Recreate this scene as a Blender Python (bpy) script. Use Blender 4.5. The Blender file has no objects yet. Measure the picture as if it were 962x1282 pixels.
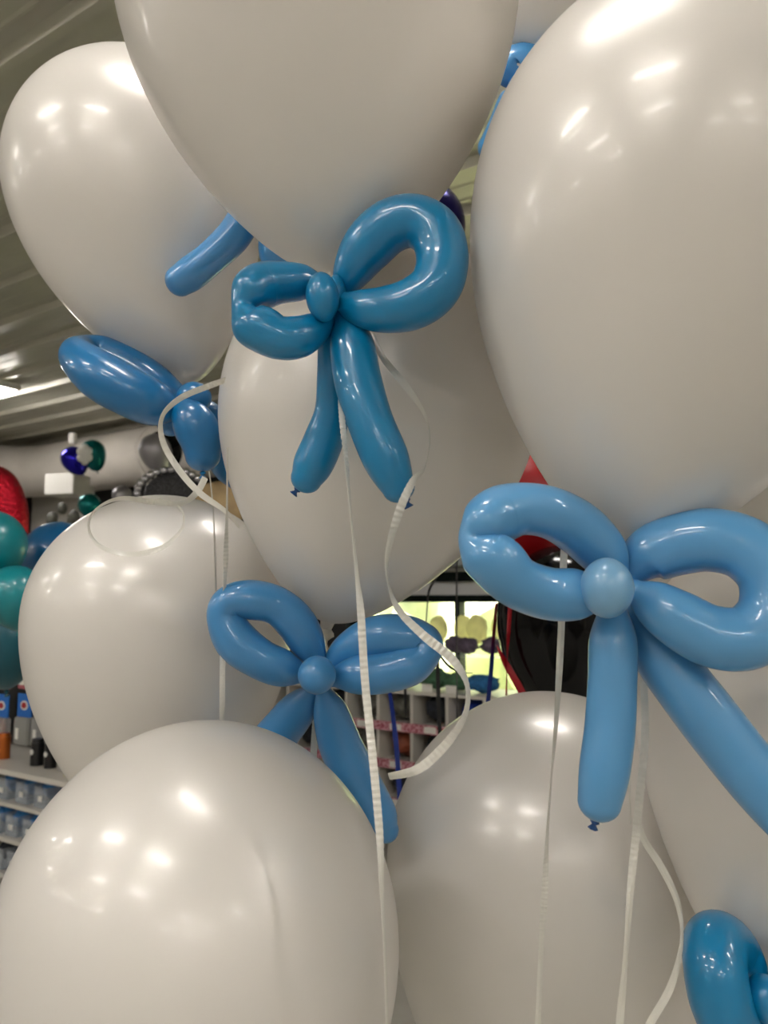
import bpy, bmesh, math, random
from mathutils import Vector, Matrix
random.seed(7)
S = bpy.context.scene
C = S.collection
F = 963.0
PITCH = math.atan(109/963)
CAM = Vector((0, 0, 1.5))
FWD = Vector((0, math.cos(PITCH), math.sin(PITCH)))
UP = Vector((0, -math.sin(PITCH), math.cos(PITCH)))
RT = Vector((1, 0, 0))

# ---------------------------------------------------------------- camera, world, sun, exposure
cd = bpy.data.cameras.new('camera'); cam = bpy.data.objects.new('camera', cd); C.objects.link(cam)
cam.location = CAM; cam.rotation_euler = (math.pi/2 + PITCH, 0, 0)
cd.sensor_fit = 'VERTICAL'; cd.sensor_height = 36; cd.lens = F/1282*36; cd.clip_start = .02
cd.dof.use_dof = True; cd.dof.focus_distance = .72; cd.dof.aperture_fstop = 9
S.camera = cam
w = bpy.data.worlds.new('sky'); S.world = w; w.use_nodes = True
wt = w.node_tree; wt.nodes.clear()
sk = wt.nodes.new('ShaderNodeTexSky'); sk.sky_type = 'HOSEK_WILKIE'; sk.turbidity = 3
sk.sun_direction = Vector((.5, -.45, .75)).normalized()
bg = wt.nodes.new('ShaderNodeBackground'); bg.inputs[1].default_value = 6
wo = wt.nodes.new('ShaderNodeOutputWorld'); wt.links.new(sk.outputs[0], bg.inputs[0]); wt.links.new(bg.outputs[0], wo.inputs[0])
sl = bpy.data.lights.new('sun', 'SUN'); sl.energy = 40; sl.angle = .01; sl.color = (1, .95, .82)
so = bpy.data.objects.new('sun', sl); C.objects.link(so); so.location = (0, 0, 8)
so.rotation_euler = Vector((.5, -.45, .75)).to_track_quat('Z', 'Y').to_euler()
S.view_settings.view_transform = 'Standard'; S.view_settings.look = 'None'
S.view_settings.gamma = 1; S.view_settings.use_curve_mapping = False
S.view_settings.exposure = 0.4
LAMP = 33.5
S.cycles.use_denoising = True
S.cycles.max_bounces = 10; S.cycles.diffuse_bounces = 5; S.cycles.sample_clamp_indirect = 8
S.cycles.caustics_reflective = False

# ---------------------------------------------------------------- placing
def P(px, py, d):
    return CAM + RT*((px-481)/F*d) - UP*((py-641)/F*d) + FWD*d
def ray(px, py): return (RT*((px-481)/F) - UP*((py-641)/F) + FWD)
A57 = math.radians(57)
U = Vector((-math.sin(A57), math.cos(A57), 0)); N = Vector((math.cos(A57), math.sin(A57), 0))
def R(a, b, z): return U*a + N*b + Vector((0, 0, z))
HC = 3.2
r_ = ray(40, 563); t_ = (HC-1.5)/r_.z
K = CAM + r_*t_
AK, BK = K.dot(U), K.dot(N)
def onB(px, py, b):
    r = ray(px, py); t = b/r.dot(N); p = CAM + r*t
    return p.dot(U), p.z
def onA(px, py, a):
    r = ray(px, py); t = a/r.dot(U); p = CAM + r*t
    return p.dot(N), p.z
RM = Matrix(((U.x, N.x, 0, 0), (U.y, N.y, 0, 0), (0, 0, 1, 0), (0, 0, 0, 1)))  # room frame (a,b,z) -> world

# ---------------------------------------------------------------- materials
def lin(c): return tuple((x/12.92 if x <= .04045 else ((x+.055)/1.055)**2.4) for x in [v/255 for v in c])
def mat(name, rgb, rough=.5, metal=0, coat=0, crough=.05, spec=.5, var=0, scale=8, bump=0, bscale=60, trans=0, emit=0, ior=1.5):
    m = bpy.data.materials.new(name); m.use_nodes = True
    nt = m.node_tree; b = nt.nodes['Principled BSDF']
    col = lin(rgb)+(1,)
    b.inputs['Base Color'].default_value = col
    b.inputs['Roughness'].default_value = rough; b.inputs['Metallic'].default_value = metal
    b.inputs['Coat Weight'].default_value = coat; b.inputs['Coat Roughness'].default_value = crough
    b.inputs['Specular IOR Level'].default_value = spec; b.inputs['IOR'].default_value = ior
    if emit:
        b.inputs['Emission Color'].default_value = col; b.inputs['Emission Strength'].default_value = emit
    tc = nt.nodes.new('ShaderNodeTexCoord')
    if var:
        n = nt.nodes.new('ShaderNodeTexNoise'); n.inputs['Scale'].default_value = scale; n.inputs['Detail'].default_value = 4
        nt.links.new(tc.outputs['Object'], n.inputs['Vector'])
        r = nt.nodes.new('ShaderNodeValToRGB'); e = r.color_ramp.elements
        e[0].position = .3; e[1].position = .7
        e[0].color = tuple(max(0, x*(1-var)) for x in col[:3])+(1,); e[1].color = tuple(min(1, x*(1+var)) for x in col[:3])+(1,)
        nt.links.new(n.outputs['Fac'], r.inputs['Fac']); nt.links.new(r.outputs['Color'], b.inputs['Base Color'])
    if bump:
        n = nt.nodes.new('ShaderNodeTexNoise'); n.inputs['Scale'].default_value = bscale; n.inputs['Detail'].default_value = 3
        nt.links.new(tc.outputs['Object'], n.inputs['Vector'])
        bp = nt.nodes.new('ShaderNodeBump'); bp.inputs['Strength'].default_value = bump; bp.inputs['Distance'].default_value = .01
        nt.links.new(n.outputs['Fac'], bp.inputs['Height']); nt.links.new(bp.outputs['Normal'], b.inputs['Normal'])
    if trans:
        o = nt.nodes['Material Output']; mx = nt.nodes.new('ShaderNodeMixShader'); t = nt.nodes.new('ShaderNodeBsdfTranslucent')
        t.inputs['Color'].default_value = col; mx.inputs[0].default_value = trans
        nt.links.new(b.outputs[0], mx.inputs[1]); nt.links.new(t.outputs[0], mx.inputs[2]); nt.links.new(mx.outputs[0], o.inputs['Surface'])
    return m
M = {}
M['pearl'] = mat('pearl white latex', (234, 230, 224), .31, metal=.1, coat=.28, crough=.07, spec=.5, trans=.2, ior=1.5, var=.03, scale=3.5)
M['pearl_neck'] = mat('white latex gathered', (232, 224, 206), .35, coat=.2, trans=.2)
M['blue_dark'] = mat('deep blue latex', (0, 120, 170), .33, coat=.5, crough=.035, var=.05, scale=14)
M['blue_side'] = mat('strong blue latex', (0, 102, 158), .33, coat=.5, crough=.035, var=.05, scale=14)
M['blue_light'] = mat('light blue latex', (82, 148, 198), .33, coat=.6, crough=.035, var=.04, scale=14)
M['blue_knot'] = mat('pearl light blue latex', (112, 160, 196), .3, coat=.5, crough=.06, var=.05, scale=30)
M['blue_mid'] = mat('mid blue latex', (60, 132, 188), .33, coat=.6, crough=.035, var=.04, scale=14)
M['blue_navy'] = mat('navy latex nozzle', (8, 64, 122), .35, coat=.3)
M['ribbon'] = mat('white curling ribbon', (236, 234, 226), .3, coat=.3, crough=.15, trans=.25)
M['rib_black'] = mat('black curling ribbon', (16, 18, 22), .35)
M['rib_blue'] = mat('navy curling ribbon', (16, 44, 130), .35)
M['rib_red'] = mat('red curling ribbon', (150, 16, 30), .35)
M['ceil'] = mat('painted ceiling steel', (186, 184, 170), .36, metal=.2, var=.06, scale=3)
M['wall'] = mat('painted wall', (196, 192, 184), .7, var=.04, scale=4)
M['wallblack'] = mat('black wall', (14, 14, 16), .6)
M['floor'] = mat('grey vinyl floor', (172, 170, 162), .4, var=.12, scale=3)
M['duct'] = mat('white duct wrap', (214, 208, 200), .55, var=.05, scale=5, bump=.5, bscale=9)
M['frame'] = mat('dark green window frame', (5, 15, 12), .6, spec=.1)
M['blind'] = mat('white roller blind', (214, 214, 216), .7)
M['whitepl'] = mat('white plastic', (216, 214, 208), .45)
M['shelf'] = mat('white shelf laminate', (206, 202, 194), .4)
M['greywood'] = mat('grey pressed board', (120, 112, 102), .7, var=.15, scale=14)
M['black'] = mat('black plastic', (14, 14, 16), .35)
M['redlatex'] = mat('red latex', (146, 5, 16), .4, coat=.1)
M['blacklatex'] = mat('black latex', (4, 4, 5), .12, coat=0, spec=.25)
M['navyfoil'] = mat('navy violet foil', (24, 16, 92), .2, metal=.8)
M['bluefoil'] = mat('royal blue foil', (38, 30, 170), .15, metal=.85)
M['tealfoil'] = mat('teal foil', (0, 112, 112), .2, metal=.6)
M['redfoil'] = mat('red foil', (190, 26, 46), .25, metal=.8, bump=1.0, bscale=60)
M['silverfoil'] = mat('silver foil', (190, 190, 196), .2, metal=.95)
M['glitter'] = mat('black and silver sequins', (70, 70, 72), .35, metal=.6, var=.9, scale=120, bump=1, bscale=120)
M['greyfoil'] = mat('grey satin foil', (150, 148, 152), .35, metal=.5)
M['teal'] = mat('teal latex', (0, 124, 134), .35, coat=.3)
M['tealdark'] = mat('deep teal latex', (0, 80, 96), .35, coat=.3)
M['tealblue'] = mat('petrol blue latex', (0, 78, 124), .35, coat=.3)
M['tan'] = mat('tan paper', (176, 152, 112), .6, var=.2, scale=12)
M['copper'] = mat('copper metallic', (190, 104, 48), .3, metal=.8)
M['silver'] = mat('silver metallic', (190, 188, 184), .3, metal=.8)
M['bluecard'] = mat('bright blue card', (28, 108, 196), .5)
M['redoval'] = mat('red print', (170, 30, 36), .5)
M['whiteprint'] = mat('white print', (230, 228, 222), .5)
M['bluecloth'] = mat('blue plush', (40, 104, 160), .9, var=.4, scale=40, bump=1, bscale=80)
M['greenplush'] = mat('green tulle', (64, 104, 76), .8, var=.4, scale=40, bump=1, bscale=80)
M['purpleplush'] = mat('purple grey feathers', (104, 92, 110), .9, var=.35, scale=40, bump=1, bscale=80)
M['darkplush'] = mat('dark plush', (38, 42, 50), .9, var=.5, scale=40, bump=1, bscale=80)
M['cream'] = mat('cream tissue', (226, 222, 190), .7, var=.15, scale=20, bump=.6, bscale=30, trans=.5)
M['greygoods'] = mat('grey wrapped goods', (92, 92, 84), .4, var=.5, scale=18, bump=.8, bscale=40)
M['pinkpack'] = mat('pink printed pack', (186, 100, 110), .4, var=.5, scale=30)
M['orange'] = mat('rust orange goods', (140, 70, 44), .6, var=.3, scale=20)
M['grass'] = mat('lawn', (206, 208, 166), .9, var=.3, scale=3)
M['leaf'] = mat('hedge leaves', (204, 208, 172), .8, var=.3, scale=2.5)
M['pave'] = mat('pavement', (190, 186, 176), .9, var=.1)
m = mat('lamp diffuser', (255, 249, 243), .5, emit=LAMP); M['lamp'] = m
# clear plastic and window glass
def clear(name, tint, fac, rough=.1):
    m = bpy.data.materials.new(name); m.use_nodes = True; nt = m.node_tree; nt.nodes.clear()
    o = nt.nodes.new('ShaderNodeOutputMaterial'); mx = nt.nodes.new('ShaderNodeMixShader')
    t = nt.nodes.new('ShaderNodeBsdfTransparent'); g = nt.nodes.new('ShaderNodeBsdfPrincipled')
    t.inputs[0].default_value = tint+(1,); g.inputs['Base Color'].default_value = tint+(1,); g.inputs['Roughness'].default_value = rough
    mx.inputs[0].default_value = fac
    nt.links.new(t.outputs[0], mx.inputs[1]); nt.links.new(g.outputs[0], mx.inputs[2]); nt.links.new(mx.outputs[0], o.inputs['Surface'])
    return m
M['glass'] = clear('window glass', (.95, .97, .95), .06, .02)
M['clear'] = clear('clear bin plastic', (.90, .93, .96), .2, .15)
M['bag'] = clear('clear bag film', (.92, .92, .9), .3, .12)
# red and white damask strip
m = mat('damask price strip', (150, 40, 60), .5); nt = m.node_tree; b = nt.nodes['Principled BSDF']
tc = nt.nodes.new('ShaderNodeTexCoord'); v = nt.nodes.new('ShaderNodeTexVoronoi'); v.inputs['Scale'].default_value = 70
r = nt.nodes.new('ShaderNodeValToRGB'); r.color_ramp.elements[0].color = lin((150, 44, 66))+(1,); r.color_ramp.elements[1].color = lin((206, 156, 166))+(1,)
r.color_ramp.elements[0].position = .35; r.color_ramp.elements[1].position = .6
nt.links.new(tc.outputs['Object'], v.inputs['Vector']); nt.links.new(v.outputs['Distance'], r.inputs['Fac']); nt.links.new(r.outputs['Color'], b.inputs['Base Color'])
M['damask'] = m

# ---------------------------------------------------------------- mesh helpers
def link(name, bm, m, parent=None, smooth=False, loc=None, room=False):
    me = bpy.data.meshes.new(name); bm.to_mesh(me); bm.free()
    if smooth:
        for p in me.polygons: p.use_smooth = True
    me.materials.append(M[m] if isinstance(m, str) else m)
    o = bpy.data.objects.new(name, me); C.objects.link(o)
    if loc is not None: o.location = loc
    if room and parent is None: o.matrix_world = RM @ Matrix.Translation(loc or Vector((0, 0, 0)))
    if parent: o.parent = parent
    return o
def tag(o, label=None, cat=None, group=None, kind=None):
    if label: o['label'] = label
    if cat: o['category'] = cat
    if group: o['group'] = group
    if kind: o['kind'] = kind
    return o
def empty(name, loc, rot=(0, 0, 0)):
    o = bpy.data.objects.new(name, None); C.objects.link(o); o.location = loc; o.rotation_euler = rot; o.empty_display_size = .05
    return o
def rempty(name, a, b, z):
    return empty(name, R(a, b, z), (0, 0, math.atan2(U.y, U.x)))   # local x = U, local y = -N
def box(bm, x0, x1, y0, y1, z0, z1, bev=0):
    c = bmesh.ops.create_cube(bm, size=1)['verts']
    for v in c:
        v.co = Vector(((x0+x1)/2+v.co.x*(x1-x0), (y0+y1)/2+v.co.y*(y1-y0), (z0+z1)/2+v.co.z*(z1-z0)))
    if bev:
        es = list({e for v in c for e in v.link_edges}); bmesh.ops.bevel(bm, geom=es, offset=bev, segments=2, affect='EDGES')
    return bm
def bx(*a, **k): return box(bmesh.new(), *a, **k)
def catmull(pts, n):
    out = []
    q = [pts[0]]+list(pts)+[pts[-1]]
    for i in range(1, len(q)-2):
        a, b, c, d = q[i-1], q[i], q[i+1], q[i+2]
        for k in range(n):
            t = k/n
            out.append([.5*((2*b[j])+(-a[j]+c[j])*t+(2*a[j]-5*b[j]+4*c[j]-d[j])*t*t+(-a[j]+3*b[j]-3*c[j]+d[j])*t**3) for j in range(len(b))])
    out.append(list(pts[-1]))
    return out
def ring_tube(bm, rows, seg=28):
    """rows: list of (Vector, radius); closes both ends to a point."""
    n = len(rows)
    T = []
    for i in range(n):
        a = rows[max(0, i-1)][0]; b = rows[min(n-1, i+1)][0]
        t = (b-a)
        T.append(t.normalized() if t.length > 1e-9 else (T[-1] if T else Vector((0, 0, 1))))
    nr = T[0].orthogonal().normalized()
    prev = None; first = None
    for i in range(n):
        nr = (nr - T[i]*nr.dot(T[i])).normalized(); bn = T[i].cross(nr)
        vs = [bm.verts.new(rows[i][0] + (nr*math.cos(2*math.pi*k/seg)+bn*math.sin(2*math.pi*k/seg))*max(rows[i][1], 1e-5)) for k in range(seg)]
        if prev:
            for k in range(seg): bm.faces.new((prev[k], prev[(k+1) % seg], vs[(k+1) % seg], vs[k]))
        else: first = vs
        prev = vs
    bm.faces.new(list(reversed(first))); bm.faces.new(prev)
def tube_rows(path, dflt, n=10, caps=(True, True)):
    """path entries (px,py,rpx[,depth]) -> rows in world space with rounded caps."""
    pts = []
    for e in path:
        d = e[3] if len(e) > 3 else dflt
        p = P(e[0], e[1], d); pts.append((p.x, p.y, p.z, e[2]*d/F))
    rows = [(Vector(r[:3]), r[3]) for r in catmull(pts, n)]
    def cap(rw):
        p0, r0 = rw[0]; d = (p0-rw[1][0]).normalized(); out = []
        for k in range(7, 0, -1):
            t = k/7; out.append((p0+d*r0*.92*math.sin(t*math.pi/2), r0*math.cos(t*math.pi/2)+1e-5))
        return out
    if caps[0]: rows = cap(rows)+rows
    if caps[1]: rows = rows+list(reversed(cap(list(reversed(rows)))))
    return rows
def balloon_mesh(L_up, L_dn, hw, neck=.0, seg=96, taper=.35):
    """profile around local z, neck towards -z, origin at the widest point"""
    bm = bmesh.new(); prof = []
    for i in range(1, 33):
        s = math.cos(i/33*math.pi/2); prof.append((L_up*s, hw*math.sqrt(1-s*s)))
    prof.append((0, hw))
    nr = hw*.045
    for i in range(1, 48):
        s = math.sin(i/48*math.pi/2); r = hw*math.sqrt(max(0, 1-s*s))*(1-taper*s*s)
        if r < nr: break
        prof.append((-L_dn*s, r))
    prof.append((-L_dn*1.0, nr)); prof.append((-L_dn*1.03, nr*.8))
    top = bm.verts.new((0, 0, L_up)); prev = None
    for z, r in prof:
        vs = [bm.verts.new((r*math.cos(2*math.pi*k/seg), r*math.sin(2*math.pi*k/seg), z)) for k in range(seg)]
        for k in range(seg):
            if prev is None: bm.faces.new((top, vs[k], vs[(k+1) % seg]))
            else: bm.faces.new((prev[k], vs[k], vs[(k+1) % seg], prev[(k+1) % seg]))
        prev = vs
    bm.faces.new(list(reversed(prev)))
    bmesh.ops.recalc_face_normals(bm, faces=bm.faces)
    return bm
def neck_mesh(r, L):
    """knotted nozzle: gathered ring and flared lip, hanging along -z"""
    bm = bmesh.new()
    rows = [(Vector((0, 0, -L*t)), r*k) for t, k in ((0, .7), (.08, 1.1), (.18, 1.5), (.3, 1.6), (.4, 1.2), (.5, .8), (.62, .9), (.8, 1.4), (.92, 1.75), (1, 1.6))]
    ring_tube(bm, rows, 20)
    for v in bm.verts:
        a = math.atan2(v.co.y, v.co.x); k = 1+.12*math.sin(a*6+v.co.z*300); v.co.x *= k; v.co.y *= k
    return bm
def balloon(label, cpx, cpy, d, hw, neck, nd, up=1.05, m='pearl', nm='pearl_neck', name='latex_balloon', group=None, cat='balloon', taper=.35):
    c = P(cpx, cpy, d); n = P(neck[0], neck[1], nd); dn = (n-c).length
    e = empty(name, n); ax = (c-n).normalized()
    e.rotation_euler = ax.to_track_quat('Z', 'Y').to_euler()
    o = link('balloon_body', balloon_mesh(hw*up, dn, hw, taper=taper), m, e, True); o.location = (0, 0, dn)
    o2 = link('knotted_neck', neck_mesh(hw*.035, hw*.17), nm, e, True); o2.location = (0, 0, -dn*.02)
    tag(e, label, cat, group)
    return e

# ---------------------------------------------------------------- the room
BB, AB = -5.0, -4.5          # back limits behind the camera
LX = lambda a: a
# ceiling: backing with one folded steel panel per bay
ceil = rempty('ceiling', 0, 0, HC); tag(ceil, kind='structure')
pw = .33
prof = [(0, 0), (.10, 0), (.115, -.004), (.125, 0), (.205, 0), (.215, -.004), (.225, 0), (.27, 0), (.285, -.035), (.315, -.035), (.33, 0)]
bm = bmesh.new(); rows = []
LA = AK-AB+.1
for a in (AB-.05, AK+.05):
    rows.append([bm.verts.new((a, -y, z)) for y, z in prof])
for i in range(len(prof)-1): bm.faces.new((rows[0][i], rows[0][i+1], rows[1][i+1], rows[1][i]))
bmesh.ops.recalc_face_normals(bm, faces=bm.faces)
p0 = link('ceiling_panel', bm, 'ceil', ceil)
sol = None
nb = int((BK-BB)/pw)+1
for i in range(nb):
    o = p0 if i == 0 else p0.copy()
    if i: C.objects.link(o); o.parent = ceil
    o.location = (0, -(BB + i*pw), 0)
o = link('roof_deck', bx(AB-.1, AK+.1, -BK-.25, -BB+.1, .02, .08), 'ceil', ceil)
o = link('floor', bx(AB-.1, AK+.1, -BK-.1, -BB+.1, -.1, 0), 'floor'); o.matrix_world = Matrix.Translation((0, 0, 0)) @ Matrix.Rotation(math.atan2(U.y, U.x), 4, 'Z'); tag(o, kind='structure')
RZ = Matrix.Rotation(math.atan2(U.y, U.x), 4, 'Z')
def rbox(name, a0, a1, b0, b1, z0, z1, m, parent=None, bev=0, org=None):
    """box in room coordinates; with a parent made by rempty at org=(a,b,z) it is made local"""
    if parent is None:
        ca, cb = (a0+a1)/2, (b0+b1)/2
        o = link(name, bx(a0-ca, a1-ca, -(b1-cb), -(b0-cb), 0, z1-z0, bev=bev), m)
        o.matrix_world = Matrix.Translation(R(ca, cb, z0)) @ RZ
        return o
    oa, ob, oz = org
    return link(name, bx(a0-oa, a1-oa, -(b1-ob), -(b0-ob), z0-oz, z1-oz, bev=bev), m, parent)
# window wall (b = BK) with its opening
wa1, _ = onB(441, 760, BK); wa0 = onB(765, 760, BK)[0]
_, wz1 = onB(560, 716, BK); wz0 = .75
w1 = rempty('wall_front', 0, BK, 0); tag(w1, kind='structure'); og = (0, BK, 0)
rbox('wall_section', AB, wa0, BK, BK+.15, 0, HC, 'wall', w1, org=og)
rbox('wall_section', wa1, AK+.1, BK, BK+.15, 0, HC, 'wall', w1, org=og)
rbox('wall_section', wa0, wa1, BK, BK+.15, 0, wz0, 'wall', w1, org=og)
rbox('wall_section', wa0, wa1, BK, BK+.15, wz1, HC, 'wall', w1, org=og)
rb = rempty('wall_left', AK, 0, 0); tag(rb, kind='structure')
rbox('wall_section', AK, AK+.15, BB, BK, 0, HC, 'wall', rb, org=(AK, 0, 0))
tag(rbox('wall_back', AB, AK, BB-.15, BB, 0, HC, 'wall'), kind='structure')
tag(rbox('wall_right', AB-.15, AB, BB, BK, 0, HC, 'wall'), kind='structure')
# window
wn = rempty('window_1', 0, BK, 0); tag(wn, kind='structure')
def wz(y): return onB(572, y, BK+.02)[1]
zb1 = wz(728); zb2 = wz(745); zt = wz(754); am, _ = onB(572, 760, BK)
fr = rbox('head_frame', wa0, wa1, BK+.0, BK+.1, zb1, wz1+.12, 'frame', wn, org=og)
rbox('roller_blind', wa0, wa1, BK+.06, BK+.09, zb2, zb1, 'blind', wn, org=og)
rbox('transom', wa0, wa1, BK+.0, BK+.1, zt, zb2, 'frame', wn, org=og)
rbox('side_frame', wa1-.07, wa1, BK-.02, BK+.1, wz0, wz1, 'frame', wn, org=og)
rbox('side_frame', wa0, wa0+.07, BK-.02, BK+.1, wz0, wz1, 'frame', wn, org=og)
for a in (am,): rbox('mullion', a-.02, a+.02, BK, BK+.1, wz0, zt, 'frame', wn, org=og)
rbox('sill', wa0, wa1, BK-.04, BK+.1, wz0-.05, wz0, 'frame', wn, org=og)
prev = wa0+.07
for a in (am, wa1-.05):
    rbox('pane', prev, a-.02, BK+.045, BK+.05, wz0, zt, 'glass', wn, org=og); prev = a+.02
# shelf board standing in front of the window top (dark fascia with teal goods above it)
# outdoors
o = rbox('lawn', AB-8, AK+20, BK+.4, BK+30, -.12, -.02, 'grass'); tag(o, 'sunlit lawn outside the shop window', 'lawn', kind='structure')
def lumpy(name, m, size, amp, seed, parent=None, loc=None, sub=3, freq=4.0):
    rnd = random.Random(seed); bm = bmesh.new(); bmesh.ops.create_icosphere(bm, subdivisions=sub, radius=1)
    from mathutils import noise
    off = Vector((rnd.random()*50, rnd.random()*50, rnd.random()*50))
    for v in bm.verts:
        k = 1+amp*noise.noise(v.co*freq+off)+amp*.5*noise.noise(v.co*freq*2.3+off)
        v.co = Vector((v.co.x*size[0]*k, v.co.y*size[1]*k, v.co.z*size[2]*k))
    return link(name, bm, m, parent, True, loc)
for i, (a, b, s, h) in enumerate(((2.2, 8.5, 1.6, 2.0), (4.8, 9.4, 1.9, 2.4), (7.6, 10.0, 2.0, 2.6), (10.6, 10.8, 2.2, 2.4))):
    o = lumpy('hedge_shrub', 'leaf', (s, 1.0, h), .35, i, None, R(a, BK+b-4, h*.45), 4, 3)
    tag(o, 'sunlit green shrub outside the window, '+('rightmost', 'second from the right', 'second from the left', 'leftmost')[i], 'shrub', 'shrubs outside the window')

# wrapped duct along the front wall turning at the corner
def pipe(name, pts, r, m, parent=None, seg=24):
    bm = bmesh.new(); ring_tube(bm, [(Vector(p), r) for p in pts], seg); return link(name, bm, m, parent, True)
dr = .27; dz = HC-.1-dr
du = empty('ceiling_duct', R(AK-.5, BK-.35, dz)); tag(du, 'fat white wrapped duct running under the ceiling along the wall', 'duct')
o = R(AK-.5, BK-.35, dz)
bend = [R(AK-.35-.5+.5*math.sin(t), BK-.35-.5+.5*math.cos(t), dz)-o for t in [k/8*math.pi/2 for k in range(9)]]
pipe('duct_run', [R(wa1+.3, BK-.35, dz)-o, R(wa1+1.5, BK-.35, dz)-o, R(AK-1.6, BK-.35, dz)-o]+bend+[R(AK-.35, BK-2, dz)-o, R(AK-.35, 0, dz)-o], dr, 'duct', du)
for t in (.9, 1.9, 2.9): pipe('duct_band', [R(wa1+t, BK-.35, dz)-o, R(wa1+t+.05, BK-.35, dz)-o], dr*1.012, 'duct', du)
# black back section under the duct, pale pier, black opening in the left wall
a1, _ = onB(112, 640, BK-.1)
rbox('trim_1', wa1, a1, BK-.08, BK-.003, .1, onB(150, 603, BK-.1)[1], 'wallblack')['kind'] = 'structure'
a0_, _ = onB(60, 640, BK-.3); a1_, _ = onB(42, 640, BK-.3)
b0, _ = onA(24, 640, AK-.05); b1, _ = onA(39, 640, AK-.05); b2, _ = onA(8, 640, AK-.05)
tag(rbox('door_1', AK-.06, AK-.005, b0-.9, b1, 0, onA(35, 612, AK-.05)[1], 'wallblack'), kind='structure')

# ---------------------------------------------------------------- ceiling lamps
def lamp(a, b, L=.6, ln=None):
    e = rempty('ceiling_light', a, b, HC-.035)
    link('lamp_housing', bx(-L/2-.03, L/2+.03, -.09, .09, -.05, 0, bev=.008), 'whitepl', e)
    link('lamp_diffuser', bx(-L/2, L/2, -.07, .07, -.075, -.051, bev=.006), 'lamp', e)
    if ln: tag(e, ln, 'ceiling light')
    else: tag(e, 'long white fluorescent ceiling light behind the viewer', 'ceiling light', 'ceiling lights behind the viewer')
    return e
r = ray(-32, 497); t = (HC-.08-1.5)/r.z; q = CAM+r*t
lamp(q.dot(U), q.dot(N), .95, 'bright fluorescent ceiling light at the left picture edge')
for ia, a in enumerate((-3.4, -1.7, 0.1, 1.9, 3.8, 6.0)):
    for ib, b in enumerate((-4.1, -2.6, -1.1, .35, 1.6)):
        if (a > 3 and b > .3) or (a > 1.5 and b > 1.5) or (ia*2+ib) % 5 == 4: continue
        a += random.uniform(-.2, .2); b += random.uniform(-.2, .2)
        lamp(a, b)

# ---------------------------------------------------------------- white balloons
HWB = .181
balloon('largest-looking white balloon, top centre, above the deep blue front-facing bow', 399, -22, .70, HWB*1.0, (425, 343), .68)
balloon('white balloon at upper left against the ribbed ceiling, blue tail across it', 169, 229, 1.07, .170, (237, 480), 1.05, up=.98)
balloon('huge white balloon at upper right above the light blue bow', 866, 262, .62, .176, (784, 692), .62, up=1.03)
balloon('white balloon in the centre behind the deep blue bow', 474, 512, .90, .183, (410, 779), .885, up=1.12)
balloon('white balloon at middle left with a ribbon curl lying over it', 203, 776, 1.03, .174, (190, 1060), .98, up=.96)
balloon('near white balloon filling the bottom left corner', 252, 1182, .68, .175, (262, 1560), .68, up=1.10)
balloon('white balloon at bottom centre under the light blue bow tail', 688, 1084, .96, .203, (675, 1470), .96, up=1.05)
balloon('white balloon at right edge behind the long light blue tail', 991, 850, .78, .150, (935, 1222), .70, up=1.0, taper=.42)
balloon('pinkish white balloon glimpsed at top between the two biggest balloons', 745, -105, 1.05, .17, (664, 62), 1.04, up=1.05)
balloon('white balloon mostly hidden behind the top centre balloon', 450, 0, 1.2, .14, (352, 250), .98, up=1.05)

# ---------------------------------------------------------------- twisted balloon bows
def nozzle(px, py, d, r, dirpx, m, parent, org):
    p = P(px, py, d); q = P(px+dirpx[0], py+dirpx[1], d); ax = (p-q).normalized()
    o = link('nozzle_knot', neck_mesh(r, r*3.6), m, parent, True)
    o.location = p-org; o.rotation_euler = ax.to_track_quat('Z', 'Y').to_euler()
    return o
def ball(px, py, d, rx, ry, m, parent, org, rot=0, name='bow_knot', rz=None):
    bm = bmesh.new(); bmesh.ops.create_uvsphere(bm, u_segments=40, v_segments=24, radius=1)
    s = d/F; rz = (rx+ry)/2 if rz is None else rz
    for v in bm.verts:
        x, y, z = v.co; x *= 1-.06*z*z; v.co = Vector((x*rx*s, y*rz*s, z*ry*s))
    o = link(name, bm, m, parent, True); o.location = P(px, py, d)-org
    o.rotation_euler = (PITCH, rot, 0)
    return o
def bow(label, at, parts, group=None, dz=0):
    org = P(*at); e = empty('balloon_bow', org)
    for nm, path, d, m, caps in parts:
        rows = [(p-org, r) for p, r in tube_rows([(q[0], q[1], q[2], q[3]+dz) for q in path], d, caps=caps)]
        bm = bmesh.new(); ring_tube(bm, rows, 32); link(nm, bm, m, e, True)
    tag(e, label, 'balloon bow', group)
    return e, org
TT = (True, True)
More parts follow.
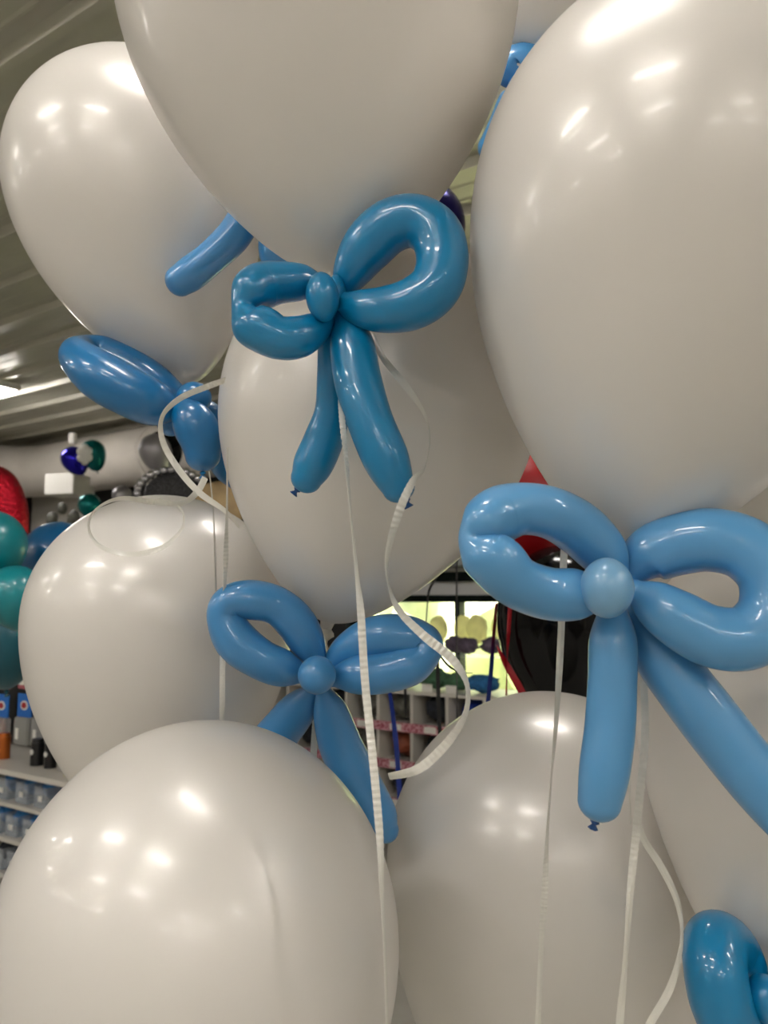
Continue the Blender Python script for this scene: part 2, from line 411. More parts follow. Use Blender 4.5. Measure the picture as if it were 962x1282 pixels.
# deep blue bow, centre
e, g = bow('deep blue balloon bow facing the viewer under the top centre balloon', (405, 372, .63), [
    ('bow_loop', [(430, 368, 13, .635), (440, 342, 24, .63), (460, 310, 32, .625), (488, 284, 33, .62), (520, 277, 32, .615), (546, 294, 33, .61), (554, 327, 33, .605), (544, 360, 33, .60), (515, 381, 32, .60), (478, 388, 28, .605), (448, 385, 22, .615), (430, 378, 13, .62)], .62, 'blue_dark', TT),
    ('bow_loop', [(402, 360, 12, .635), (380, 354, 22, .635), (350, 354, 26, .63), (329, 358, 29, .625), (314, 366, 26, .615), (305, 386, 15, .61), (314, 405, 26, .607), (329, 413, 29, .605), (350, 423, 27, .605), (374, 422, 26, .61), (396, 410, 20, .62), (410, 392, 11, .625)], .62, 'blue_dark', TT),
    ('bow_tail', [(417, 396, 10, .64), (415, 425, 16, .645), (416, 470, 19, .65), (416, 515, 22, .655), (405, 552, 25, .66), (392, 582, 25, .66), (384, 599, 20, .66)], .64, 'blue_dark', TT),
    ('bow_tail', [(428, 398, 13, .63), (440, 428, 27, .625), (448, 475, 30, .615), (463, 525, 29, .605), (484, 576, 29, .60), (499, 610, 21, .60)], .62, 'blue_dark', TT)])
ball(404, 372, .605, 21, 31, 'blue_dark', e, g, rot=-.1)
ball(421, 366, .62, 12, 22, 'blue_dark', e, g, name='knot_fold')
nozzle(374, 611, .66, .0020, (-5, 6), 'blue_navy', e, g)
nozzle(507, 624, .60, .0022, (5, 10), 'blue_navy', e, g)
# light blue bow right
e, g = bow('light blue balloon bow with long tails under the huge right balloon', (765, 735, .565), [
    ('bow_loop', [(775, 722, 14, .58), (757, 694, 30, .575), (728, 664, 34, .57), (692, 643, 33, .56), (655, 637, 33, .555), (626, 644, 36, .55), (605, 656, 31, .54), (591, 673, 17, .537), (603, 690, 31, .535), (623, 705, 36, .535), (648, 729, 33, .54), (686, 743, 33, .55), (722, 744, 32, .555), (748, 741, 20, .56)], .56, 'blue_light', TT),
    ('bow_loop', [(792, 724, 14, .58), (808, 700, 33, .58), (845, 682, 39, .575), (890, 676, 40, .565), (935, 688, 40, .555), (966, 722, 40, .545), (966, 768, 40, .54), (935, 798, 40, .54), (890, 796, 39, .545), (848, 774, 36, .55), (816, 753, 28, .56), (795, 740, 15, .565)], .56, 'blue_light', TT),
    ('bow_tail', [(768, 765, 18, .575), (768, 800, 29, .57), (767, 850, 30, .565), (764, 910, 31, .56), (757, 965, 31, .555), (751, 1003, 27, .555)], .56, 'blue_light', TT),
    ('bow_tail', [(796, 768, 16, .59), (822, 812, 33, .585), (862, 866, 37, .575), (910, 928, 38, .565), (960, 990, 37, .555), (1010, 1045, 34, .55), (1030, 1068, 26, .55)], .56, 'blue_light', TT)], dz=-.008)
ball(760, 736, .53, 33, 38, 'blue_knot', e, g)
nozzle(746, 1026, .555, .0020, (-3, 10), 'blue_navy', e, g)
# light blue bow, lower centre
e, g = bow('light blue balloon bow hanging under the centre balloon', (397, 846, .84), [
    ('bow_loop', [(400, 834, 11, .85), (386, 806, 22, .85), (370, 779, 25, .845), (346, 758, 24, .84), (316, 751, 25, .835), (290, 753, 22, .83), (281, 770, 22, .83), (296, 802, 27, .83), (326, 825, 25, .83), (355, 837, 23, .835), (377, 843, 13, .84)], .84, 'blue_mid', TT),
    ('bow_loop', [(412, 836, 9, .85), (431, 817, 20, .85), (465, 800, 27, .845), (502, 796, 27, .84), (530, 803, 23, .835), (534, 815, 20, .83), (515, 831, 26, .83), (480, 842, 26, .83), (445, 845, 24, .83), (418, 848, 12, .835)], .84, 'blue_mid', TT),
    ('bow_tail', [(390, 866, 10, .86), (374, 887, 23, .88), (352, 914, 26, .895), (325, 945, 26, .90), (305, 968, 20, .90)], .84, 'blue_mid', TT),
    ('bow_tail', [(405, 866, 10, .85), (414, 892, 22, .86), (427, 934, 27, .87), (450, 980, 27, .88), (474, 1022, 24, .885), (484, 1040, 16, .885)], .84, 'blue_mid', TT)], dz=-.02)
ball(397, 845, .785, 24, 24, 'blue_mid', e, g)
# strong blue bow, seen from the side, left
e, g = bow('strong blue balloon bow seen edge-on under the upper left balloon', (235, 505, 1.02), [
    ('bow_loop', [(232, 500, 10, 1.03), (200, 484, 23, 1.035), (160, 461, 27, 1.04), (125, 446, 26, 1.04), (103, 441, 21, 1.02), (99, 448, 24, .99), (125, 470, 31, .965), (160, 490, 31, .96), (195, 506, 28, .97), (220, 512, 14, .985)], 1.0, 'blue_side', TT),
    ('bow_loop', [(240, 505, 8, 1.0), (258, 520, 20, 1.02), (272, 545, 22, 1.05), (285, 580, 22, 1.08), (300, 600, 16, 1.1)], 1.0, 'blue_side', TT),
    ('bow_tail', [(225, 510, 14, .98), (240, 526, 26, .97), (251, 548, 27, .97), (254, 570, 22, .97)], 1.0, 'blue_side', TT),
    ('bow_tail', [(235, 505, 8, 1.05), (226, 516, 14, 1.05), (212, 531, 16, 1.05)], 1.0, 'blue_side', TT)], dz=-.03)
ball(243, 498, .955, 22, 20, 'blue_side', e, g)
nozzle(254, 590, .935, .0024, (0, 8), 'blue_side', e, g)
# strong blue bow, bottom right
e, g = bow('strong blue balloon bow cropped by the bottom right corner', (950, 1240, .64), [
    ('bow_loop', [(945, 1245, 12, .655), (935, 1215, 26, .66), (915, 1188, 34, .66), (897, 1182, 38, .64), (896, 1215, 38, .62), (905, 1260, 38, .615), (925, 1300, 34, .62), (948, 1280, 20, .63)], .63, 'blue_dark', TT),
    ('bow_loop', [(968, 1238, 10, .65), (1000, 1215, 34, .65), (1040, 1200, 36, .64), (1050, 1240, 36, .63), (1005, 1262, 34, .63), (972, 1250, 12, .64)], .63, 'blue_dark', TT)])
ball(958, 1250, .615, 24, 28, 'blue_dark', e, g)
# blue bow of the hidden balloon: tail lies across the upper left balloon
e, g = bow('light blue balloon bow peeking from behind the top centre balloon', (350, 268, 1.0), [
    ('bow_tail', [(354, 243, 8, .93), (334, 246, 16, .93), (311, 267, 20, .93), (292, 296, 21, .93), (264, 323, 20, .93), (240, 342, 21, .93), (225, 352, 19, .93)], .98, 'blue_mid', TT),
    ('bow_loop', [(356, 262, 10, .93), (352, 290, 24, .93), (352, 318, 27, .93), (372, 338, 26, .93), (400, 330, 22, .93), (396, 295, 18, .93), (368, 266, 8, .93)], .98, 'blue_mid', TT)])
ball(358, 252, .925, 20, 20, 'blue_mid', e, g)
# blue bow at top between balloons
e, g = bow('blue balloon bow in the gap at top between the two biggest balloons', (655, 100, 1.05), [
    ('bow_loop', [(662, 106, 10, 1.05), (640, 86, 22, 1.05), (672, 76, 22, 1.05), (700, 84, 22, 1.05), (690, 106, 22, 1.03), (665, 112, 14, 1.03)], 1.05, 'blue_mid', TT),
    ('bow_tail', [(655, 109, 12, 1.04), (650, 129, 26, 1.04), (636, 159, 25, 1.04), (618, 186, 20, 1.04)], 1.05, 'blue_mid', TT)])
ball(655, 112, 1.02, 20, 20, 'blue_mid', e, g)

# ---------------------------------------------------------------- ribbons
m = M['rib_two'] = mat('red and navy curling ribbon', (16, 44, 130), .35); nt = m.node_tree
tc = nt.nodes.new('ShaderNodeTexCoord'); sx = nt.nodes.new('ShaderNodeSeparateXYZ'); rp = nt.nodes.new('ShaderNodeValToRGB'); mr = nt.nodes.new('ShaderNodeMapRange')
mr.inputs['From Min'].default_value = -.11; mr.inputs['From Max'].default_value = -.05
rp.color_ramp.elements[0].color = lin((16, 44, 130))+(1,); rp.color_ramp.elements[1].color = lin((150, 16, 30))+(1,)
nt.links.new(tc.outputs['Object'], sx.inputs[0]); nt.links.new(sx.outputs['Z'], mr.inputs['Value']); nt.links.new(mr.outputs[0], rp.inputs[0]); nt.links.new(rp.outputs[0], nt.nodes['Principled BSDF'].inputs['Base Color'])
def ribbon(label, pts, wm=.0056, m='ribbon', crimp=.00026, cat='ribbon', name='curling_ribbon', group=None, n=36):
    """pts: (px,py,depth,apparent width fraction, crimp fraction)"""
    q = []
    for e in pts:
        p = P(e[0], e[1], e[2]); q.append((p.x, p.y, p.z, e[3] if len(e) > 3 else 1, e[4] if len(e) > 4 else 0))
    rows = catmull(q, n); bm = bmesh.new(); prev = None; org = Vector(rows[0][:3])
    s = 0
    for i, r in enumerate(rows):
        p = Vector(r[:3]); a = Vector(rows[max(0, i-1)][:3]); b = Vector(rows[min(len(rows)-1, i+1)][:3])
        if i: s += (p-a).length
        T = (b-a).normalized(); V = (p-CAM).normalized(); V = (V-T*V.dot(T)).normalized(); W = T.cross(V)
        f = max(-.999, min(.999, r[3])); ang = math.acos(f); wd = W*math.cos(ang)+V*math.sin(ang); nn = T.cross(wd)
        off = nn*(crimp*max(0, r[4])*math.sin(s/.0022*math.pi*2*.5))
        vs = [bm.verts.new(p-org+wd*wm/2*k+off*1.0+nn*.0004*(1-k*k)) for k in (-1, 0, 1)]
        if prev:
            for k in range(2): bm.faces.new((prev[k], prev[k+1], vs[k+1], vs[k]))
        prev = vs
    o = link(name, bm, m, None, False, org)
    md = o.modifiers.new('thickness', 'SOLIDIFY'); md.thickness = .00025
    tag(o, label, cat, group)
    return o
ribbon('white ribbon hanging from the deep blue bow between its two tails', [(424, 455, .655, .3), (428, 520, .60, .8, 1), (434, 580, .59, .5, 1), (440, 650, .575, .25), (447, 720, .565, .5), (452, 770, .555, .95, .6), (457, 850, .545, 1, .8), (466, 940, .53, 1, 1), (475, 1040, .515, .9, .8), (478, 1110, .505, .5), (482, 1190, .50, .3), (486, 1320, .50, .3)], n=44)
ribbon('white ribbon curl swinging right of the deep blue bow down to a loose end', [(462, 405, .70, .6), (478, 445, .66, .8), (507, 482, .65, .9, .3), (531, 518, .645, .4), (538, 548, .635, .15), (532, 585, .61, .2), (517, 603, .57, .8, .8), (500, 640, .56, .9, 1), (486, 690, .57, .6), (486, 728, .58, .25), (499, 763, .575, .7, .2), (530, 795, .565, .95, .9), (566, 825, .56, 1, 1), (585, 858, .56, .5, .3), (582, 895, .56, .6, .4), (560, 930, .56, .95, .9), (525, 962, .56, 1, .5), (487, 972, .56, .7)], wm=.0066)
ribbon('white ribbon falling past the straight light blue tail, nearest its right side', [(803, 800, .60, .8, .5), (806, 850, .60, 1, .3), (808, 920, .585, 1, .7), (803, 980, .575, 1, 1), (796, 1050, .57, 1, 1), (790, 1110, .565, .9, .4), (784, 1190, .56, .6), (778, 1260, .56, .9), (772, 1330, .56, 1)])
ribbon('short white ribbon tucked just behind the straight light blue tail', [(797, 820, .60, .8), (793, 870, .60, 1, .6), (789, 930, .60, 1, .8), (788, 975, .60, .5), (789, 1005, .60, .2), (790, 1030, .605, .15)])
ribbon('white ribbon curving out like a bow to the right at bottom right', [(798, 1020, .60, .6), (806, 1050, .60, .9), (828, 1085, .60, 1), (847, 1125, .60, .8), (854, 1165, .60, .4), (850, 1200, .60, .6), (838, 1240, .60, 1), (815, 1280, .60, 1), (795, 1320, .60, 1)])
ribbon('white ribbon hanging behind the left loop of the right light blue bow', [(709, 640, .60, .9, .6), (706, 700, .61, 1, .9), (704, 760, .62, 1, .4), (701, 830, .63, 1, .2), (696, 910, .64, .6), (690, 980, .65, .25), (685, 1050, .66, .5, .6), (682, 1120, .67, 1, 1), (677, 1200, .68, .8, .3), (673, 1300, .68, 1)], wm=.0055)
ribbon('thin white ribbon running straight down over the middle left balloon', [(285, 560, .80, .3), (284, 640, .80, .35), (283, 690, .80, .9, 1), (281, 740, .80, .6, .6), (279, 820, .80, 1, .7), (278, 900, .80, .9), (277, 960, .83, .6)], wm=.0056)
ribbon('fine white ribbon edge beside the edge-on blue bow tail', [(262, 590, .84, .2), (267, 640, .84, .2), (269, 700, .84, .3), (272, 780, .84, .3)], wm=.006)
ribbon('white ribbon looped around the edge-on blue bow', [(300, 470, .82, .8), (262, 483, .82, .9, .9), (225, 499, .82, .9, .4), (203, 522, .82, .6), (204, 553, .82, .9, .5), (224, 588, .82, 1, .2), (250, 617, .82, 1), (282, 640, .82, .7), (300, 660, .83, .3)], wm=.0068)
ribbon('white ribbon curl lying in a ring over the middle left balloon', [(257, 598, .83, 1), (246, 617, .82, 1), (226, 630, .81, .8), (190, 628, .81, .9, .9), (150, 624, .80, .6), (120, 638, .80, .3), (111, 660, .80, .35), (124, 683, .79, .6), (160, 694, .79, .7), (200, 687, .79, .8, .2), (226, 665, .80, .45), (230, 645, .80, .3), (220, 632, .815, .4), (200, 626, .82, .5)], wm=.0068)
ribbon('white ribbon hanging below the lower centre light blue bow', [(394, 868, .88, .6), (395, 900, .88, .9, .5), (393, 940, .88, 1, .3), (392, 990, .88, 1)], wm=.0075)
for lb, pts, mm, wdt in (
    ('thin black ribbon hanging before the window mullion', [(572, 690, 2.2, .6), (572, 760, 2.2, .5), (572, 820, 2.2, .3), (573, 960, 2.2, .5)], 'rib_black', .009),
    ('short black ribbon beside the window, bent at its top', [(549, 720, 2.0, .6), (538, 738, 2.0, .7), (535, 760, 2.0, .4), (533, 790, 2.0, .3)], 'rib_black', .008),
    ('black ribbon hanging left of the small shelf openings', [(548, 822, 2.0, .8), (549, 870, 2.0, .9), (551, 920, 2.0, .8), (553, 980, 2.0, .5)], 'rib_black', .012),
    ('black ribbon hanging under the right loop of the lower centre bow', [(506, 820, 2.0, .6), (508, 880, 2.0, .7), (509, 900, 2.0, .3)], 'rib_black', .01),
    ('blue ribbon hanging in front of the pink-edged shelves', [(484, 840, 2.0, .6), (490, 880, 2.0, .8), (496, 930, 2.0, 1), (500, 985, 2.0, 1), (503, 1040, 2.0, .9)], 'rib_blue', .013),
    ('ribbon turning from red to blue beside the black balloon', [(622, 755, 1.5, .6), (618, 800, 1.5, .7), (615, 840, 1.5, .9), (610, 890, 1.5, .9)], 'rib_two', .009),
    ('red ribbon hanging at the left rim of the black balloon', [(640, 740, 1.38, .9), (637, 790, 1.38, .8), (635, 830, 1.38, .2), (634, 880, 1.38, .5)], 'rib_red', .008),
    ('red ribbon curling out along the lower rim of the black balloon', [(622, 808, 1.38, .1), (633, 830, 1.38, .8), (648, 856, 1.38, 1), (664, 885, 1.38, 1)], 'rib_red', .013),
    ('black ribbon curl behind the right loop of the lower centre bow', [(545, 812, .90, .3), (560, 832, .90, .6), (575, 841, .90, .4), (592, 843, .90, .1)], 'rib_black', .004),
    ('red ribbon peeking beside the straight light blue tail', [(810, 830, .615, .5), (808, 870, .615, .6), (806, 905, .615, .2)], 'rib_red', .004)):
    ribbon(lb, pts, wdt, mm, 0)

# ---------------------------------------------------------------- coloured balloons farther back
balloon('red balloon seen through the left loop of the right bow', 646, 628, 1.6, .105, (660, 742), 1.6, m='redlatex', nm='redlatex', up=1.0)
balloon('black balloon hanging low behind the right light blue bow', 706, 778, 1.45, .125, (716, 925), 1.45, m='blacklatex', nm='blacklatex', up=1.15)
balloon('navy foil balloon glimpsed between top balloons and bow', 532, 285, 1.5, .079, (520, 380), 1.5, m='navyfoil', nm='navyfoil', name='foil_balloon', up=1.1)

# teal cluster at left
for lb, px, py, d, r, mm in (('teal balloon cropped by the left picture edge, highest of its cluster', -12, 682, 2.0, 43, 'teal'),
                     ('petrol blue balloon right side of the teal cluster', 74, 700, 2.25, 47, 'tealblue'),
                     ('small teal balloon wedged in the middle of the cluster', 36, 712, 2.4, 26, 'teal'),
                     ('round teal balloon low front of the cluster', 18, 744, 1.9, 36, 'teal'),
                     ('dark teal balloon lowest of the cluster', 4, 800, 2.2, 50, 'tealdark')):
    balloon(lb, px, py, d, r*d/F, (px+ (4 if px < 20 else -6), py+r*1.25), d+.02, m=mm, nm=mm, up=1.0)

# foil balloons below the duct
balloon('royal blue foil balloon by the duct with a silver patch', 92, 574, 6.0, .095, (104, 594), 6.0, m='bluefoil', nm='bluefoil', name='foil_balloon', up=1.0, taper=.1)
fb = balloon('teal foil balloon by the duct with a white flower print', 116, 566, 6.2, .1, (122, 590), 6.2, m='tealfoil', nm='tealfoil', name='foil_balloon', up=1.0, taper=.1)
bm = bmesh.new()
for k in range(6):
    c = P(106+5.5*math.cos(k*1.047+.5), 569+8*math.sin(k*1.047+.5), 5.95)-P(106, 569, 5.95)
    mm = Matrix.Translation(c) @ Matrix.Diagonal((.032, .012, .034, 1)); bmesh.ops.create_icosphere(bm, subdivisions=2, radius=1, matrix=mm)
bmesh.ops.create_icosphere(bm, subdivisions=2, radius=1, matrix=Matrix.Diagonal((.036, .014, .036, 1)))
o = link('white_flower_balloon', bm, 'whitepl', None, True, P(106, 569, 5.88)); tag(o, 'small white flower-shaped balloon between the blue and teal foil ones', 'balloon')
fb['label'] = 'teal foil balloon by the duct, right of the white flower'
balloon('grey satin balloon below the duct near the edge-on bow', 194, 563, 5.0, .103, (205, 592), 5.0, m='greyfoil', nm='greyfoil', name='foil_balloon', up=1.0, taper=.15)
balloon('black round balloon behind the grey satin one', 205, 562, 5.25, .125, (212, 595), 5.25, m='blacklatex', nm='blacklatex', up=1.0)
balloon('small teal chrome balloon on the black wall', 112, 632, 5.5, .08, (113, 650), 5.5, m='tealfoil', nm='tealfoil', name='foil_balloon', up=1.0)
balloon('small dark chrome balloon on the black wall above the white balloon', 153, 620, 5.5, .07, (153, 636), 5.5, m='greyfoil', nm='greyfoil', name='foil_balloon', up=1.0)
# silver arch with sequin centre
e = empty('arch_balloon', P(215, 615, 4.5)); tag(e, 'silver beaded arch balloon with black sequin centre behind the ribbon', 'balloon')
g = P(215, 615, 4.5)
bm = bmesh.new()
for k in range(15):
    t = math.pi*(k/14); c = P(215-42*math.cos(t), 618-30*math.sin(t), 4.5)-g
    bmesh.ops.create_icosphere(bm, subdivisions=2, radius=.026, matrix=Matrix.Translation(c))
link('bead_rim', bm, 'silverfoil', e, True)
bm = bmesh.new(); bmesh.ops.create_uvsphere(bm, u_segments=32, v_segments=16, radius=1, matrix=Matrix.Translation(P(215, 620, 4.52)-g) @ Matrix.Diagonal((.165, .04, .135, 1)))
link('sequin_centre', bm, 'glitter', e, True)
# red foil figure balloon at left edge
e = empty('foil_balloon', P(2, 640, 3.0)); tag(e, 'crinkled red foil balloon rising at the left picture edge', 'balloon'); g = P(2, 640, 3.0)
rows = [(p-g, r) for p, r in tube_rows([(-50, 690, 20), (-40, 620, 22), (-8, 606, 24), (10, 632, 22), (14, 670, 20), (14, 700, 14)], 3.0)]
bm = bmesh.new(); ring_tube(bm, rows, 28); link('foil_body', bm, 'redfoil', e, True)
# white box on the pier, hook above, goods on the pale wall
q = P(84, 621, 6.6)
e = empty('wall_box', q, (0, 0, math.atan2(U.y, U.x)+.35)); tag(e, 'white square box mounted under the duct', 'box')
link('box_shell', bx(-.14, .14, -.12, .12, 0, .18, bev=.006), 'whitepl', e)
link('bracket', bx(-.03, .03, -.35, -.12, .06, .12), 'whitepl', e)
o = link('ceiling_sensor', bx(-.03, .03, -.03, .03, -.05, .05, bev=.008), 'whitepl', None, False, P(91, 549, 7.0)); tag(o, 'small white square sensor above the blue foil balloon', 'sensor')
for i, (px, py, s) in enumerate(((65, 650, 1), (78, 636, .8), (92, 648, 1.1), (74, 664, .9))):
    o = lumpy('bagged_toy', 'greygoods', (.045*s, .03, .06*s), .25, 20+i, None, P(px, py, 6.2)); tag(o, 'bag of pale party goods on the pier below the white box, '+('leftmost', 'upper one', 'rightmost', 'lowest')[i], 'bag', 'bags on the pale pier')
# tan kite shape behind ribbon
o = lumpy('paper_decoration', 'tan', (.16, .05, .12), .15, 31, None, P(275, 632, 4.0)); tag(o, 'tan paper decoration behind the ribbon and blue tail', 'decoration')

# ---------------------------------------------------------------- left display rack
def at_b(px, py, b): a, z = onB(px, py, b); return a, z
b_f = 1.80
aR, zS = at_b(97, 983, b_f)
aL = aR+1.2
og = (aR, b_f, 0)
rk = rempty('display_rack', aR, b_f, 0); tag(rk, 'white shelving rack with pegboard at the left edge', 'rack')
def sh(name, a0, a1, b0, b1, z0, z1, m, bev=0): return rbox(name, a0, a1, b0, b1, z0, z1, m, rk, bev, og)
sh('shelf_board', aR, aL, b_f, b_f+.33, zS-.02, zS, 'shelf', .003)
a2, z2 = at_b(60, 1017, b_f+.05); a3, z3 = at_b(30, 1055, b_f+.05); _, z4 = at_b(10, 1095, b_f+.05)
a2 = aR+.06
for z in (z2, z3, z4, z4-.16, z4-.32): sh('shelf_board', a2, aL, b_f+.04, b_f+.33, z-.016, z, 'shelf', .003)
sh('back_panel', aR+.01, aL, b_f+.33, b_f+.35, .05, zS, 'greywood')
sh('side_panel', aR+.02, aR+.04, b_f+.06, b_f+.33, .0, zS-.02, 'greywood')
sh('pegboard', aR-.05, aL, b_f+.35, b_f+.37, zS, zS+.62, 'black')
sh('base_plinth', aR+.04, aL, b_f+.06, b_f+.33, 0, .08, 'shelf')
# goods on top board
def can(label, px, pybase, r, h, m, top=None, name='can'):
    a, _ = at_b(px, pybase, b_f+.12)
    e = rempty(name, a, b_f+.12, zS+.001); bm = bmesh.new(); bmesh.ops.create_cone(bm, cap_ends=True, segments=32, radius1=r, radius2=r, depth=h, matrix=Matrix.Translation((0, 0, h/2)))
    link('can_body', bm, m, e, False)
    bm = bmesh.new(); bmesh.ops.create_cone(bm, cap_ends=True, segments=32, radius1=r*.9, radius2=r*.8, depth=h*.16, matrix=Matrix.Translation((0, 0, h*1.08)))
    link('lid', bm, top or m, e, False)
    if m != 'copper':
        bm = bmesh.new(); bmesh.ops.create_cone(bm, cap_ends=True, segments=20, radius1=r*.42, radius2=r*.42, depth=.004, matrix=Matrix.Translation((0, r*.99, h*.6)) @ Matrix.Rotation(math.pi/2, 4, 'X'))
        link('round_label', bm, 'whiteprint', e, False)
    tag(e, label, 'can')
can('copper coloured can at the left edge of the shelf', 4, 950, .026, .09, 'copper')
can('silver can standing right of the black cans', 79, 966, .024, .075, 'silver')
can('black can with round white label, second from the silver can', 46, 960, .026, .09, 'black')
can('black can right next to the silver can', 63, 963, .024, .09, 'black')
a, _ = at_b(93, 975, b_f+.1)
e = rempty('party_horn', a, b_f+.08, zS+.001); bm = bmesh.new(); bmesh.ops.create_cone(bm, cap_ends=True, segments=24, radius1=.024, radius2=.004, depth=.05, matrix=Matrix.Translation((0, 0, .025)))
link('cone', bm, 'cream', e, False); tag(e, 'small cream paper cone at the right end of the shelf', 'cone')
# hanging bags with blue header cards
bp = b_f+.33
for i, (px, mm, lb) in enumerate(((-16, 'copper', 'bag of brown goods with blue header card, leftmost in the row'), (11, 'orange', 'bag of brown balloons with blue header card and red oval'), (37, 'greygoods', 'bag of grey goods with blue header card and red oval'), (62, 'darkplush', 'bag of dark goods with blue header card beside the white balloon'))):
    a, zt_ = at_b(px, 868, bp); _, zm = at_b(px, 897, bp); zb = zS+.012
    e = rempty('goods_bag', a, bp-.02-.01*(i % 2), zm); tag(e, lb, 'bag', 'bags with blue header cards on the rack')
    wv = .054
    link('header_card', bx(-wv, wv, -.002, .002, 0, zt_-zm), 'bluecard', e)
    bm = bmesh.new(); bmesh.ops.create_cone(bm, cap_ends=True, segments=24, radius1=.028, radius2=.028, depth=.002, matrix=Matrix.Translation((0, .003, (zt_-zm)/2)) @ Matrix.Rotation(math.pi/2, 4, 'X') @ Matrix.Diagonal((1, .75, 1, 1)))
    link('white_oval', bm, 'whiteprint', e)
    bm = bmesh.new(); bmesh.ops.create_cone(bm, cap_ends=True, segments=24, radius1=.018, radius2=.018, depth=.002, matrix=Matrix.Translation((0, .005, (zt_-zm)/2)) @ Matrix.Rotation(math.pi/2, 4, 'X') @ Matrix.Diagonal((1, .75, 1, 1)))
    link('red_oval', bm, 'redoval', e)
    o = lumpy('bag_contents', mm, (wv*.85, .014, (zm-zb)*.42), .25, 40+i, e, Vector((0, .0, -(zm-zb)*.5)))
    link('bag_film', bx(-wv, wv, -.018, .018, -(zm-zb), 0, bev=.006), 'bag', e)
    link('barcode_label', bx(.01, .032, .019, .021, -(zm-zb)*.8, -(zm-zb)*.4), 'whiteprint', e)
for i, px in enumerate((14, 36)):
    a, zt_ = at_b(px, 836, bp); _, zb = at_b(px, 862, bp)
    e = rempty('printed_pack', a, bp-.02, zb); tag(e, 'pink and white printed pack hanging on the rack above blue cards, '+('left one' if i == 0 else 'right one'), 'pack', 'pink packs on the rack')
    link('pack_front', bx(-.034, .034, -.01, .01, 0, zt_-zb, bev=.004), 'pinkpack', e)
    link('pack_band', bx(-.02, .02, .0105, .012, (zt_-zb)*.2, (zt_-zb)*.6), 'whiteprint', e)
# bins
bins = []
for row, (zz, xs, mm) in enumerate(((z2, (0, 25, 49), 'bluecloth'), (z3, (-8, 12, 34), 'bluecloth'), (z4, (-6, 14), 'darkplush'))):
    for j, px in enumerate(xs):
        a, _ = at_b(px, 1000+40*row, b_f+.06)
        e = rempty('storage_bin', a, b_f+.06+.09, zz+.001)
        lb = {0: 'clear bin of blue goods on the second shelf', 1: 'clear bin of blue goods on the third shelf', 2: 'clear bin of dark goods on the fourth shelf'}[row]
        if row < 2: lb += (', leftmost one', ', middle one', ', rightmost one')[j]
        else: lb += (', left one', ', right one')[j]
        tag(e, lb, 'bin', ('bins on the second shelf', 'bins on the third shelf', 'bins on the fourth shelf')[row])
        wv = .040; h = .078; bm = bmesh.new()
        for x0, x1, y0, y1, zz0, zz1 in ((-wv, wv, -.085, .085, 0, .003), (-wv, wv, .082, .085, 0, h), (-wv, wv, -.085, -.082, 0, h), (-wv, -wv+.003, -.085, .085, 0, h), (wv-.003, wv, -.085, .085, 0, h)):
            box(bm, x0, x1, y0, y1, zz0, zz1)
        link('bin_shell', bm, 'clear', e)
        lumpy('bin_contents', mm, (wv*.8, .07, .05), .22, 60+row*5+j, e, Vector((0, 0, .066)))
        link('price_label', bx(-.012, .012, .086, .088, .025, .045), 'whiteprint', e)

# ---------------------------------------------------------------- cubby unit below the window
b_c = BK-1.05
_, zt0 = onB(520, 866, b_c)
a_r, _ = onB(700, 870, b_c); a_l, _ = onB(340, 870, b_c)
og = (a_r, b_c, 0)
cu = rempty('cubby_unit', a_r, b_c, 0); tag(cu, 'white cubby shelving with pink damask edges under the window', 'shelving')
def cb(name, a0, a1, b0, b1, z0, z1, m): return rbox(name, a0, a1, b0, b1, z0, z1, m, cu, 0, og)
cb('top_board', a_r, a_l, b_c, b_c+.42, zt0-.018, zt0, 'shelf')
cb('back_panel', a_r, a_l, b_c+.40, b_c+.42, .002, zt0, 'greywood')
_, zA = onB(520, 912, b_c); _, zB = onB(520, 960, b_c); dzr = zA-zB
zs = [zA-k*dzr for k in range(4)]
for z in zs:
    cb('shelf_board', a_r, a_l, b_c, b_c+.40, z-.012, z+.012, 'shelf')
    if z > 0.1: cb('damask_strip', a_r, a_l, b_c-.006, b_c, z-.028, z+.026, 'damask')
cw = abs(onB(515, 890, b_c)[0]-onB(473, 890, b_c)[0])
as0 = onB(515, 890, b_c)[0]; k0 = int((a_l-as0)/cw); divs = [as0+cw*k for k in range(-12, k0+1) if a_r+.05 < as0+cw*k < a_l-.02]
for a in [a_r+.008, a_l-.008]+divs:
    cb('divider', a-.009, a+.009, b_c+.002, b_c+.40, .002, zt0-.018, 'shelf')
goods = ['greygoods', 'darkplush', 'greygoods', 'rib_blue', 'orange', 'greygoods', 'darkplush']
alld = sorted(divs); ks = {}
gi = 0
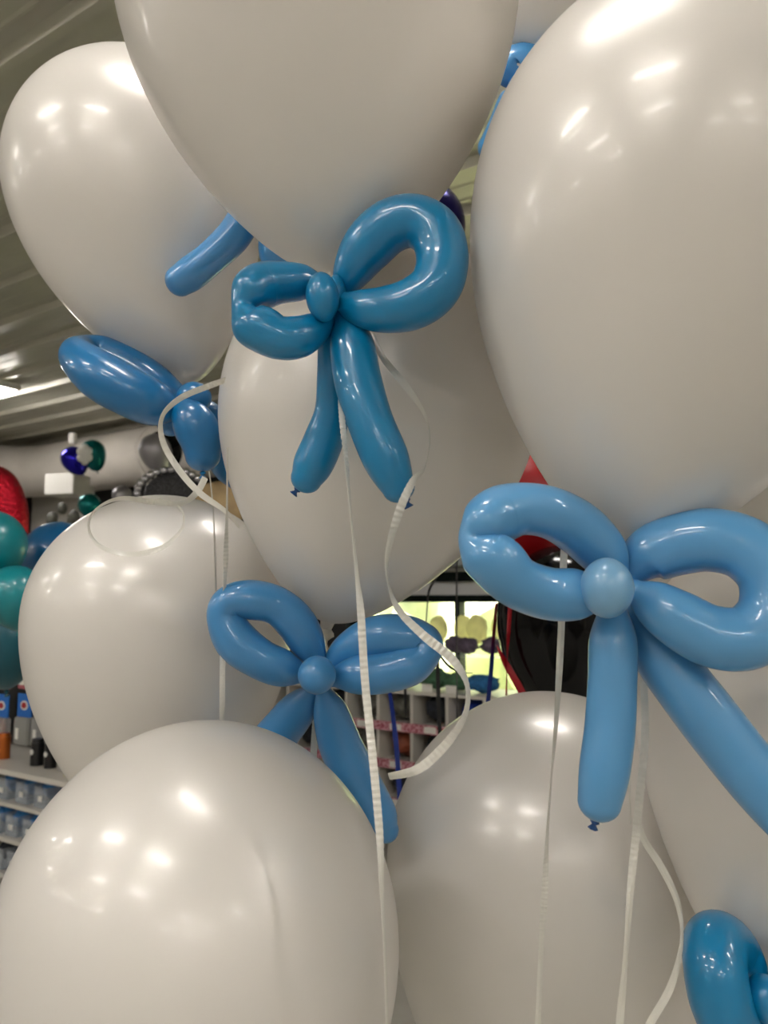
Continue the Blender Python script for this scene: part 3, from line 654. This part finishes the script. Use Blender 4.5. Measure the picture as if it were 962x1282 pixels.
for ri in range(3):
    zlo = zs[ri]+.014
    for j in range(len(alld)-2, -1, -1):
        ac = (alld[j]+alld[j+1])/2; pw_ = R(ac, b_c, zlo)-CAM; pxx = 481+F*pw_.x/pw_.dot(FWD)
        if not (372 < pxx < 640): continue
        mm = goods[(j*3+ri*2) % 7]
        o = lumpy('bagged_goods', mm, (cw*.39, .15, dzr*.37), .16, 100+gi, None, R(ac, b_c+.19, zlo+dzr*.42)); o.rotation_euler = (0, 0, math.atan2(U.y, U.x))
        look = {'greygoods': 'grey', 'darkplush': 'dark', 'rib_blue': 'navy blue', 'orange': 'rust orange'}[mm]; kc = ks.get(ri, 0); ks[ri] = kc+1
        tag(o, '%s bagged goods in the %s cubby row, %s compartment seen from the left' % (look, ('top', 'second', 'third')[ri], ('first', 'second', 'third', 'fourth', 'fifth', 'sixth', 'seventh', 'eighth', 'ninth')[kc]), 'goods', ('goods in the top cubby row', 'goods in the second cubby row', 'goods in the third cubby row')[ri]); gi += 1
    for j, a in enumerate(alld[1:-1]):
        if j % 1 == 0 and zs[ri] > .1:
            o = cb('price_ticket', a+cw*.28, a+cw*.62, b_c-.009, b_c-.006, zs[ri]-.02, zs[ri]+.018, 'whiteprint')
# things on the top board and on the shelf before the window
for i, (px, py, mm, sz, lb) in enumerate(((545, 856, 'greenplush', (.12, .09, .06), 'green tulle bundle on top of the cubbies, left one'), (572, 858, 'greenplush', (.10, .09, .05), 'green tulle bundle on top of the cubbies beside the blue one'), (604, 858, 'bluecloth', (.13, .09, .05), 'blue tulle bundle on top of the cubbies'), (500, 862, 'greygoods', (.14, .09, .035), 'grey wrapped bundle on top of the cubbies at left'))):
    a, z = onB(px, py, b_c+.15)
    o = lumpy('tulle_bundle', mm, (sz[0]*.82, sz[1], sz[2]), .3, 200+i, None, R(a, b_c+.15, zt0+sz[2]*1.12)); o.rotation_euler = (0, 0, math.atan2(U.y, U.x)); tag(o, lb, 'bundle')
for i, px in enumerate((536, 566)):
    a, z = onB(px, 856, b_c+.04); e = rempty('price_card', a, b_c+.03, zt0+.001); link('card_face', bx(-.035, .035, -.002, .002, 0, .045), 'whiteprint', e); tag(e, 'small white price card on the cubby top, '+('left one' if i == 0 else 'right one'), 'card')
b_s = BK-.35
_, zsh = onB(580, 820, b_s); a_sl, _ = onB(445, 800, b_s); a_sr, _ = onB(690, 800, b_s)
gs = rempty('window_shelf', a_sr, b_s, zsh-.006); tag(gs, 'thin shelf in front of the window holding purple feather bundles', 'shelf')
link('shelf_board', bx(0, a_sl-a_sr, -.12, .12, 0, .006), 'clear', gs)
for a in (.05, a_sl-a_sr-.05): link('shelf_leg', bx(a-.01, a+.01, -.11, -.09, -zsh, 0), 'whitepl', gs)
for i, (px, sx) in enumerate(((566, .066), (589, .07), (612, .066))):
    a, z = onB(px, 812, b_s); o = lumpy('feather_bundle', 'purpleplush', (sx, .07, .055), .4, 300+i, None, R(a, b_s+(.04, -.04, .04)[i], zsh+.068)); o.rotation_euler = (0, 0, math.atan2(U.y, U.x)); tag(o, 'purple grey feather bundle on the window shelf, '+('left one', 'middle one', 'right one')[i], 'feathers', 'feather bundles on the window shelf')
for i, (px, py, sx, sz) in enumerate(((553, 788, .085, .10), (577, 789, .09, .105), (601, 787, .09, .10), (624, 788, .085, .105))):
    a, z = onB(px, py, b_s+.2); o = lumpy('tissue_bag', 'cream', (sx*.85, .04, sz), .18, 320+i, None, R(a, b_s+.2+(.045 if i % 2 else -.045), z)); o.rotation_euler = (0, 0, math.atan2(U.y, U.x)); tag(o, 'bag of cream tissue hanging before the bright window, '+('leftmost', 'second from left', 'second from right', 'rightmost')[i], 'bag', 'cream bags before the window')
# teal goods over the window head
_, zt9 = onB(575, 708, BK-.1); a9, _ = onB(575, 705, BK-.1)
o = rbox('teal_pack', a9-.12, a9+.12, BK-.2, BK-.02, zt9, zt9+.14, 'clear'); tag(o, 'pale teal pack above the dark window head', 'pack')
